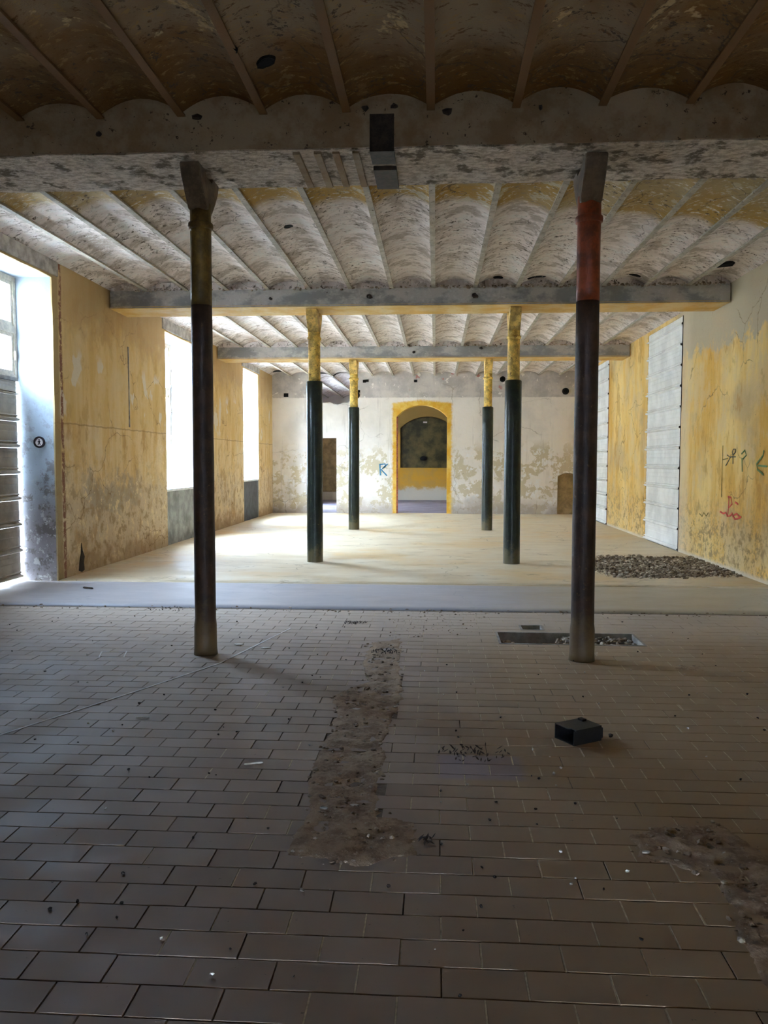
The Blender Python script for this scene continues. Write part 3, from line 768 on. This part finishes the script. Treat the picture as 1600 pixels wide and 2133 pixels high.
beam(ROWS[2], .40, .29, 'farthest grey beam with pale ochre underside near the end wall', 'girder', 'soffit', False)

g1, g2, g3 = [o for o in bpy.data.objects if o.name.startswith('cross_girder')][:3]
def lumps(g, items, y, mat='dark_iron'):
    for (x, z, s_) in items:
        bm = bmesh.new(); stone(bm, x, y, z-ZB, s_, flat=.7); obj('wall_plug', bm, mat, [c for c in g.children if c.name.startswith('front_girder')][0])
lumps(g1, ((-1.80, 4.17, .035), (-.53, 4.20, .035), (-.32, 4.21, .03), (.07, 4.16, .04), (.75, 4.17, .025), (-2.55, 4.06, .03)), -.425)
lumps(g2, ((-1.0, 4.06, .05), (.57, 4.05, .06), (-2.5, 4.05, .03)), -.415)
lumps(g3, ((-.5, 4.05, .04), (1.0, 4.12, .05)), -.405)
for g, lo, xa, xb, n in ((g2, -.41, .1, 4.2, 260), (g2, -.41, -4.8, .1, 90), (g3, -.40, -1, 4.2, 120)):
    stones_mesh('nest_litter', [(random.uniform(xa, xb), lo-.005+random.uniform(-.03, .01), ZC-ZB+random.uniform(-.02, .02), random.uniform(.008, .028), random.random(), .7) for _ in range(n)], 'rubble', g)
# ------------------------------------------------------------------ columns
def column(x, y, sleeve, lower, upper, cap, label, rl, ru, seed):
    r = empty('cast_iron_post', (x, y, 0)); tag(r, label, 'column', 'cast iron columns')
    bm = bmesh.new()
    if sleeve:
        lathe(bm, [(rl+.004, 0), (rl, .02), (rl, 1.0), (rl, 2.0), (rl, 2.83), (rl-.008, 2.845), (ru, 2.85)], 32, amp=.002, seed=seed)
    else:
        lathe(bm, [(rl+.012, 0), (rl+.008, .05), (rl+.006, .25), (rl, .3)] + [(rl+(ru-rl)*i/10, .3+2.555*i/10) for i in range(1, 11)], 32, amp=.003, seed=seed)
    obj('lower_shaft', bm, lower, r, True)
    bm = bmesh.new(); zb = 2.855 if not sleeve else 2.84
    lathe(bm, [(ru, zb)] + [(ru, zb+(3.66-zb)*i/8) for i in range(1, 9)], 32, amp=.002, seed=seed+3); us = obj('upper_shaft', bm, upper, r, True)
    bm = bmesh.new(); zr = 3.485 if not sleeve else 3.5
    lathe(bm, [(ru, zr-.028), (ru+.014, zr-.022), (ru+.018, zr), (ru+.014, zr+.022), (ru, zr+.028)], 32); obj('collar', bm, upper, us, True)
    bm = bmesh.new(); w = ru*.92
    zt_ = ZB-.022 if not sleeve else ZB-.006
    prof = [(-ru*.9, 3.60), (-.16, 3.70), (-.25, 3.80), (-.285, 3.87), (-.285, zt_), (-.12, zt_), (-.08, 3.84), (.08, 3.84), (.12, zt_), (.285, zt_), (.285, 3.87), (.25, 3.80), (.16, 3.70), (ru*.9, 3.60)]
    prism(bm, prof, 'x', -w, w); bmesh.ops.bevel(bm, geom=[e for e in bm.edges if abs(e.verts[0].co.x-e.verts[1].co.x) < 1e-4], offset=.008, segments=1, affect='EDGES')
    obj('capital', bm, cap, r)
    return r
column(CXL, ROWS[0], False, 'column_brown', 'column_olive', 'capital_dark', 'nearest dark brown column on the left with an olive upper half', .086, .084, 1)
column(CXR, ROWS[0], False, 'column_brown', 'column_red', 'capital_dark', 'nearest dark brown column on the right with a red-brown upper part', .092, .09, 9)
column(CXL, ROWS[1], True, 'column_green', 'column_yellow', 'capital_yellow', 'blackish green column with yellow top, left one of the middle pair', .126, .094, 15)
column(CXR, ROWS[1], True, 'column_green', 'column_yellow', 'capital_yellow', 'blackish green column with yellow top, right one of the middle pair', .130, .094, 21)
column(CXL, ROWS[2], True, 'column_green', 'column_yellow', 'capital_yellow', 'thin-looking far column left of the arched doorway', .126, .094, 27)
column(CXR, ROWS[2], True, 'column_green', 'column_yellow', 'capital_yellow', 'thin-looking far column right of the arched doorway', .126, .094, 33)

# ------------------------------------------------------------------ windows
def window(name, w, z0, label, mulls, trans, xp=-5.53):
    r = empty(name, (xp, (w[0]+w[1])/2, z0)); tag(r, label, kind='structure')
    y0, y1, z1 = w[0]+.005, w[1]-.005, w[3]-.01; ox, oy, oz = r.location
    def b(n, m, par, *q):
        bm = bmesh.new(); bx(bm, q[0]-ox, q[1]-ox, q[2]-oy, q[3]-oy, q[4]-oz, q[5]-oz); return obj(n, bm, m, par)
    bm = bmesh.new(); t = .06
    for q in ((y0, y0+t, z0, z1), (y1-t, y1, z0, z1), (y0+t, y1-t, z0, z0+t), (y0+t, y1-t, z1-t, z1)): bx(bm, xp-.04-ox, xp+.04-ox, q[0]-oy, q[1]-oy, q[2]-oz, q[3]-oz)
    obj('window_frame', bm, 'frame_white', r)
    yc = [y0+t]+mulls+[y1-t]; zc = [z0+t]+trans+[z1-t]
    for y in mulls: b('mullion', 'frame_white', r, xp-.035, xp+.035, y-.035, y+.035, z0+t, z1-t)
    for z in trans: b('transom', 'frame_white', r, xp-.045, xp+.045, y0+t, y1-t, z-.045, z+.045)
    for a, c in zip(yc, yc[1:]):
        for d, e in zip(zc, zc[1:]):
            a2, c2, d2, e2 = a+(.035 if a != yc[0] else 0), c-(.035 if c != yc[-1] else 0), d+(.045 if d != zc[0] else 0), e-(.045 if e != zc[-1] else 0)
            bm = bmesh.new(); s = .05
            for q in ((a2, a2+s, d2, e2), (c2-s, c2, d2, e2), (a2+s, c2-s, d2, d2+s), (a2+s, c2-s, e2-s, e2)): bx(bm, xp-.02-ox, xp+.028-ox, q[0]-oy, q[1]-oy, q[2]-oz, q[3]-oz)
            sh = obj('sash', bm, 'frame_white', r)
            b('pane', 'glass', sh, xp-.004, xp+.002, a2+s, c2-s, d2+s, e2-s)
    return r
wa = window('window_1', WINA, 2.66, 'grey-white framed window above the ribbed metal shutter', [9.59], [3.30])
boxo('hinge', 'frame_white', wa, .03, .055, .77, .80, .25, .37)
wb = window('window_2', WINB, 1.07, 'bright tall window above the grey parapet', [15.74], [3.0])
wc = window('window_3', WINC, 1.10, 'bright far window above the dark parapet', [21.85], [3.0])
wd = window('window_4', WIND, .6, 'window of the room beyond the end wall', [28.0], [2.6])
# latch rod hanging at the middle window
bm = bmesh.new(); bx(bm, -5.485, -5.465, 16.50, 16.52, 1.9, 3.55); rod = obj('latch_rod', bm, 'lintel_grey', wall_left)
for z in (2.05, 2.55, 2.62, 3.1, 3.42): boxo('latch_keeper', 'lintel_grey', wall_left, -5.50, -5.44, 16.485, 16.535, z, z+.06)

# ------------------------------------------------------------------ ribbed metal shutters
def shutter(name, x, face, y0, y1, z0, z1, mat, label, pitch=.36, hooks=True, hmat='dark_iron', phase=0, near=None):
    r = empty(name, (x, y0, z0)); tag(r, label, kind='structure')
    prof = [(0, 0)]
    for a in range(0, 9): prof.append((.040*math.sin(math.pi*a/8), .0+.055*a/8))
    for a in range(0, 9): prof.append((.016*math.sin(math.pi*a/8), .062+.03*a/8))
    prof += [(0, .10), (.004, .20), (.004, .21), (0, .22), (.004, .28), (.004, .29), (0, .30), (0, pitch-.002)]
    outl = prof+[(-.012, pitch-.002), (-.012, 0)]
    bm = bmesh.new(); prism(bm, [(face*p[0], p[1]) for p in outl], 'y', 0, y1-y0)
    bmesh.ops.recalc_face_normals(bm, faces=bm.faces[:])
    me = bpy.data.meshes.new('panel'); bm.to_mesh(me); bm.free(); me.materials.append(MT[mat])
    z = 0; i = 0
    while z < z1-z0-.02:
        h = min(pitch, z1-z0-z)
        o = bpy.data.objects.new('panel', me); COL.objects.link(o); o.parent = r; o.location = (random.uniform(-.003, .003), 0, z)
        o.scale.z = h/pitch if h < pitch*.98 else 1
        if hooks:
            bm = bmesh.new(); stone(bm, face*.012, .005 if near is None else near, z+.028, .03, flat=.9); obj('anchor', bm, hmat, r)
        z += pitch; i += 1
    return r
s1 = shutter('door_1', XR+.012, -1, S1[0]+.03, S1[1]+.05, .02, 4.14, 'white_sheet', 'white ribbed metal shutter in the ochre wall, the nearer one')
s2 = shutter('door_2', XR+.012, -1, S2[0]+.03, S2[1]+.05, .02, 4.14, 'white_sheet', 'white ribbed metal shutter, the farther one beside the end wall')
s0 = shutter('door_5', XR+.012, -1, S0[0]+.03, S0[1]-.01, .02, 4.14, 'white_sheet', 'white ribbed metal shutter at the right edge of the view')
for s, m in ((S1, 'dark_iron'), (S2, 'rust_strip')):
    boxo('trim_1' if s is S1 else 'trim_2', m, None, XR-.006, XR+.02, s[0], s[0]+.028, .0, 4.14)
tag(bpy.data.objects['trim_1'], 'dark edge strip of the nearer white shutter', kind='structure'); tag(bpy.data.objects['trim_2'], 'rusty edge strip of the farther white shutter', kind='structure')
for s, r_ in ((S0, s0), (S1, s1), (S2, s2)):
    boxo('leak_blocker', 'lintel_grey', r_, .03, .06, -.1, s[1]-s[0]+.1, -.1, 4.2)  # unseen plates added to stop light leaking between the panels
s3 = shutter('door_3', -5.50, 1, WINA[0]+.01, WINA[1]-.035, .045, 2.64, 'zinc_sheet', 'dull grey ribbed metal shutter filling the lower window opening', pitch=.345, hooks=False)
boxo('head_rail', 'lintel_grey', s3, -.03, .03, 0, WINA[1]-WINA[0]-.04, 2.595, 2.64)

# unseen shutter added behind the viewer, raised to let fill light in
rs = empty('fill_shutter', (0, Y0-.15, .20)); tag(rs, 'added metal shutter behind the viewer, raised off the floor for fill light', kind='structure')
for i in range(7): boxo('panel', 'zinc_sheet', rs, -1.4, 1.4, -.01 if i % 2 else -.016, .02, i*.345, i*.345+.343)
# outdoors
boxo('bounce_paving', 'outdoor_paving', None, XL-.63, 30, -30, Y0-.3, -.2, -.02); tag(bpy.data.objects['bounce_paving'], 'pale paving added behind the viewer to bounce light in', kind='structure')  # unseen paving added to bounce daylight in under the raised shutter
boxo('ground_outside', 'outdoor_paving', None, -30, XL-.63, -30, 60, -.2, -.02); tag(bpy.data.objects['ground_outside'], 'pale paved yard outside the windows', kind='structure')

bm = bmesh.new(); bx(bm, -15.5, -14.0, -20, 60, -.2, 6.6); of = obj('sky_block_facade', bm, 'outdoor_paving'); tag(of, 'pale unseen facade across the yard, blocking low sky light', kind='structure')  # unseen facade added and sized to block low sky at the windows
# ------------------------------------------------------------------ round sign on the reveal
sg = empty('round_sign', (-5.213, WINA[1]-.012, 1.845)); tag(sg, 'small round dark-rimmed sign with a walking figure on the window reveal', 'sign')
def disc(name, r0, r1, t0, t1, mat):
    bm = bmesh.new(); n = 32; R_ = []
    for r_, t in ((r0, t0), (r1, t0), (r1, t1), (r0, t1)): R_.append([bm.verts.new((r_*math.cos(6.2832*i/n), t, r_*math.sin(6.2832*i/n))) for i in range(n)])
    for a, b in zip(R_, R_[1:]+R_[:1]):
        for i in range(n): bm.faces.new((a[i], a[(i+1) % n], b[(i+1) % n], b[i]))
    return obj(name, bm, mat, sg)
disc('rim', .052, .076, -.012, .006, 'sign_black'); sface = disc('face', .0001, .054, -.006, .006, 'sign_white')
bm = bmesh.new()
bmesh.ops.create_cone(bm, cap_ends=True, segments=12, radius1=.009, radius2=.009, depth=.004, matrix=Matrix.Translation((0, -.008, .03)) @ Matrix.Rotation(math.pi/2, 4, 'X'))
for pts in ([(-.008,.02),(.008,.02),(.01,-.008),(-.009,-.008)], [(-.009,-.008),(0,-.008),(-.012,-.038),(-.02,-.034)], [(.001,-.008),(.01,-.008),(.018,-.036),(.010,-.04)], [(-.008,.018),(-.004,.010),(-.02,-.002),(-.022,.003)], [(.008,.018),(.005,.010),(.018,.0),(.02,.005)]):
    prism(bm, pts, 'y', -.010, -.006)
obj('walking_figure', bm, 'sign_black', sface)

# ------------------------------------------------------------------ graffiti
def stroke(pts, mat, w=.014): return ribbon('graffiti_stroke', pts, w, mat, wall_right, 'x', XR-.012, .004)
stroke([(12.46,1.84),(12.47,1.32),(12.47,1.07)], 'paint_olive'); stroke([(12.45,1.63),(12.23,1.65)], 'paint_olive')
stroke([(12.27,1.70),(12.14,1.66),(12.32,1.54)], 'paint_slate')
stroke([(12.04,1.70),(12.07,1.74),(12.03,1.78),(11.95,1.78),(11.94,1.74),(12.03,1.70)], 'paint_slate')
stroke([(12.17,1.67),(11.93,1.67)], 'paint_slate'); stroke([(12.04,1.70),(12.03,1.57)], 'paint_slate')
stroke([(11.69,1.65),(11.66,1.46)], 'paint_green', .022); stroke([(11.71,1.71),(11.59,1.76),(11.53,1.69),(11.65,1.64)], 'paint_green', .02)
stroke([(10.93,1.75),(10.96,1.68),(11.16,1.57),(11.13,1.50),(10.92,1.43)], 'paint_green', .026); stroke([(11.12,1.55),(10.81,1.54)], 'paint_green', .026)
for p in ([(12.19,1.09),(12.07,1.08),(12.02,.99),(12.16,.92),(12.15,1.09)], [(12.17,.91),(12.18,.80),(12.07,.82),(12.0,.86)], [(12.51,.85),(12.37,.83),(12.25,.85),(12.2,.80)], [(11.94,.83),(11.83,.86),(11.70,.82)], [(11.90,1.02),(11.78,1.0)], [(12.0,.83),(11.9,.78),(11.75,.80),(11.65,.83)]): stroke(p, 'paint_red', .026)
stroke([(13.46,.76),(13.32,.72),(13.25,.79),(13.13,.74),(13.03,.80)], 'paint_olive', .014)
for p in ([(-1.72,1.5),(-1.54,1.52),(-1.53,1.44),(-1.66,1.35),(-1.48,1.16)], [(-1.70,1.5),(-1.68,1.17)], [(-1.46,1.52),(-1.62,1.38)]): ribbon('graffiti_stroke', p, .04, 'paint_blue', wall_back, 'y', YB-.008, .004)

# ------------------------------------------------------------------ loose things on the floor
bxo = empty('plastic_box', (.828, 4.66, 0)); tag(bxo, 'open-ended black plastic box lying on the tiles', 'box')
bxo.rotation_euler.z = math.radians(32)
bm = bmesh.new(); L_, B_, H_, t = .205, .165, .088, .006
bx(bm, -L_/2, L_/2, -B_/2, B_/2, 0.0, t); bx(bm, -L_/2, L_/2, -B_/2, -B_/2+t, t, H_-t); bx(bm, -L_/2, L_/2, B_/2-t, B_/2, t, H_-t); bx(bm, L_/2-t, L_/2, -B_/2+t, B_/2-t, t, H_-t)
obj('shell', bm, 'black_plastic', bxo)
bm = bmesh.new(); prism(bm, [(-L_/2, -B_/2+.05), (-L_/2+.02, -B_/2+.04), (-L_/2+.015, -B_/2), (L_/2, -B_/2), (L_/2, B_/2), (-L_/2, B_/2)], 'z', H_-t, H_); lid = obj('lid', bm, 'black_plastic', bxo)
bm = bmesh.new(); bx(bm, L_/2, L_/2+.03, -B_/2+.015, B_/2-.015, .004, H_-.02); bmesh.ops.bevel(bm, geom=bm.edges[:], offset=.005, segments=1, affect='EDGES'); obj('end_block', bm, 'black_plastic', bxo)
bm = bmesh.new(); bx(bm, L_/2-.05, L_/2-.02, B_/2-.06, B_/2-.02, H_, H_+.012); obj('catch', bm, 'black_plastic', lid)

def chunk(name, x, y, s, mat, label, cat, flat=.6, group=None, z=None):
    bm = bmesh.new(); stone(bm, 0, 0, 0, s, flat=flat)
    lo = min(v.co.z for v in bm.verts)
    for v in bm.verts: v.co.z -= lo
    o = obj(name, bm, mat); o.location = (x, y, .0015 if z is None else z); return tag(o, label, cat, group)
chunk('dark_lump', 1.021, 4.693, .016, 'leaf_dark', 'small dark reddish lump right beside the black box', 'lump', .8)
def stick(x, y, ang, l, w, mat, label, z=.0015):
    bm = bmesh.new(); lathe(bm, [(w*.6, 0), (w, l*.1), (w*.9, l*.5), (w, l*.9), (w*.5, l)], 8)
    o = obj('stick', bm, mat); o.rotation_euler = (math.pi/2, 0, ang); o.location = (x, y, z+w); return tag(o, label, 'stick')
stick(-1.0, 4.13, math.radians(108), .10, .005, 'chip_white', 'thin white stick on the tiles left of the dirt trench')
stick(-4.40, 9.83, math.radians(70), .16, .012, 'leaf_dark', 'short dark stick on the pale concrete near the left wall', .006)
stick(-1.85, 4.85, math.radians(95), .08, .006, 'chip_white', 'short pale stick on the dusty tiles near the painted line')
def leafclump(x, y, r, n, label, z=.0015):
    bm = bmesh.new()
    for i in range(n):
        a = random.uniform(0, 6.28); d = r*random.random()**.6; s = random.uniform(.006, .016)
        cx, cy = x+d*math.cos(a), y+d*math.sin(a)*.7; b = random.uniform(0, 3.14); ca, sa = math.cos(b), math.sin(b)
        tz = random.uniform(.002, .02)
        p = [(-s,0,0),(0,-s*.4,tz*.6),(s,0,tz),(0,s*.4,tz*.4)]
        top = [bm.verts.new((cx+u*ca-v*sa, cy+u*sa+v*ca, z+h+.003)) for u, v, h in p]; bot = [bm.verts.new((q.co.x, q.co.y, q.co.z-.0025)) for q in top]
        bm.faces.new(top); bm.faces.new(bot[::-1])
        for i2 in range(4): bm.faces.new((top[i2], bot[i2], bot[(i2+1) % 4], top[(i2+1) % 4]))
    o = obj('dead_leaves', bm, 'leaf_dark'); return tag(o, label, 'leaves', None, 'stuff')
leafclump(-.788, 7.919, .12, 46, 'clump of dark dead leaves on tiles beyond the dirt trench')
leafclump(-.40, 6.72, .14, 46, 'dark leaf litter at the far end of the dirt trench')
leafclump(.22, 4.385, .20, 60, 'dark line of leaf crumbs above the tiles tinted with a bluish reflection')
leafclump(-.03, 3.33, .05, 14, 'few dark crumbs beside the near end of the trench')
leafclump(-2.9, 8.55, .22, 30, 'dark litter along the concrete edge at the left')
def flake(x, y, s, label):
    bm = bmesh.new(); pts = [(s*random.uniform(.6, 1.1)*math.cos(6.28*i/7), s*random.uniform(.35, .7)*math.sin(6.28*i/7)) for i in range(7)]
    prism(bm, pts, 'z', 0, .006); o = obj('plaster_flake', bm, 'chip_white'); o.location = (x, y, .002); return tag(o, label, 'flake')
flake(-1.71, 6.90, .05, 'white plaster flake lying right behind the nearest left column')
flake(-1.449, 6.794, .045, 'white plaster flake a step right of the nearest left column')
flake(-.505, 3.62, .022, 'pale round flake at the left edge of the dirt trench')
flake(-.37, 3.66, .024, 'pale splinter in the near part of the dirt trench')
flake(-.50, 5.12, .04, 'pale flake in the shaded middle of the dirt trench')
flake(.87, 3.29, .02, 'small white flake at the left edge of the right dirt patch')
flake(1.19, 3.30, .018, 'small white flake inside the right dirt patch')
# scattered crumbs
base = []
for i in range(6):
    bm = bmesh.new(); stone(bm, 0, 0, 0, 1, flat=.7); lo = min(v.co.z for v in bm.verts)
    for v in bm.verts: v.co.z -= lo
    bmesh.ops.recalc_face_normals(bm, faces=bm.faces[:])
    me = bpy.data.meshes.new('debris_crumb'); bm.to_mesh(me); bm.free(); me.materials.append(MT['chip_dark' if i < 4 else 'chip_white']); base.append(me)
cnt = 0
while cnt < 150:
    y = 2.3 + 6.2*random.random()**1.2; x = random.uniform(-.62*y-.1, .5*y+.1)*.98
    if x < XL+.1 or x > XR-.1: continue
    if any(pdist(x, y, P) > -.06 for P in (TRENCH, PATCH)) or (PIT[0]-.05 < x < PIT[1]+.05 and 7 < y < 8): continue
    if math.hypot(x-.828, y-4.66) < .25: continue
    u, v, d = project((x, y, 0))
    if not (5 < u < 1595 and v < 2125): continue
    i = random.randrange(6)
    o = bpy.data.objects.new('debris_crumb', base[i]); COL.objects.link(o); o.location = (x, y, .001); s = random.uniform(.004, .0095); o.scale = (s, s, s); o.rotation_euler.z = random.uniform(0, 6)
    where = 'in front of the dirt trench' if y < 3.1 else ('left of the dirt trench' if x < -.5 else ('between the dirt trench and the black box' if x < .75 else 'beyond the black box')) if y < 6 else 'around the feet of the nearest columns'
    tag(o, 'small %s crumb lying on the tiles %s' % ('dark' if i < 4 else 'white', where), 'debris', ('dark' if i < 4 else 'white')+' crumbs '+where)
    cnt += 1
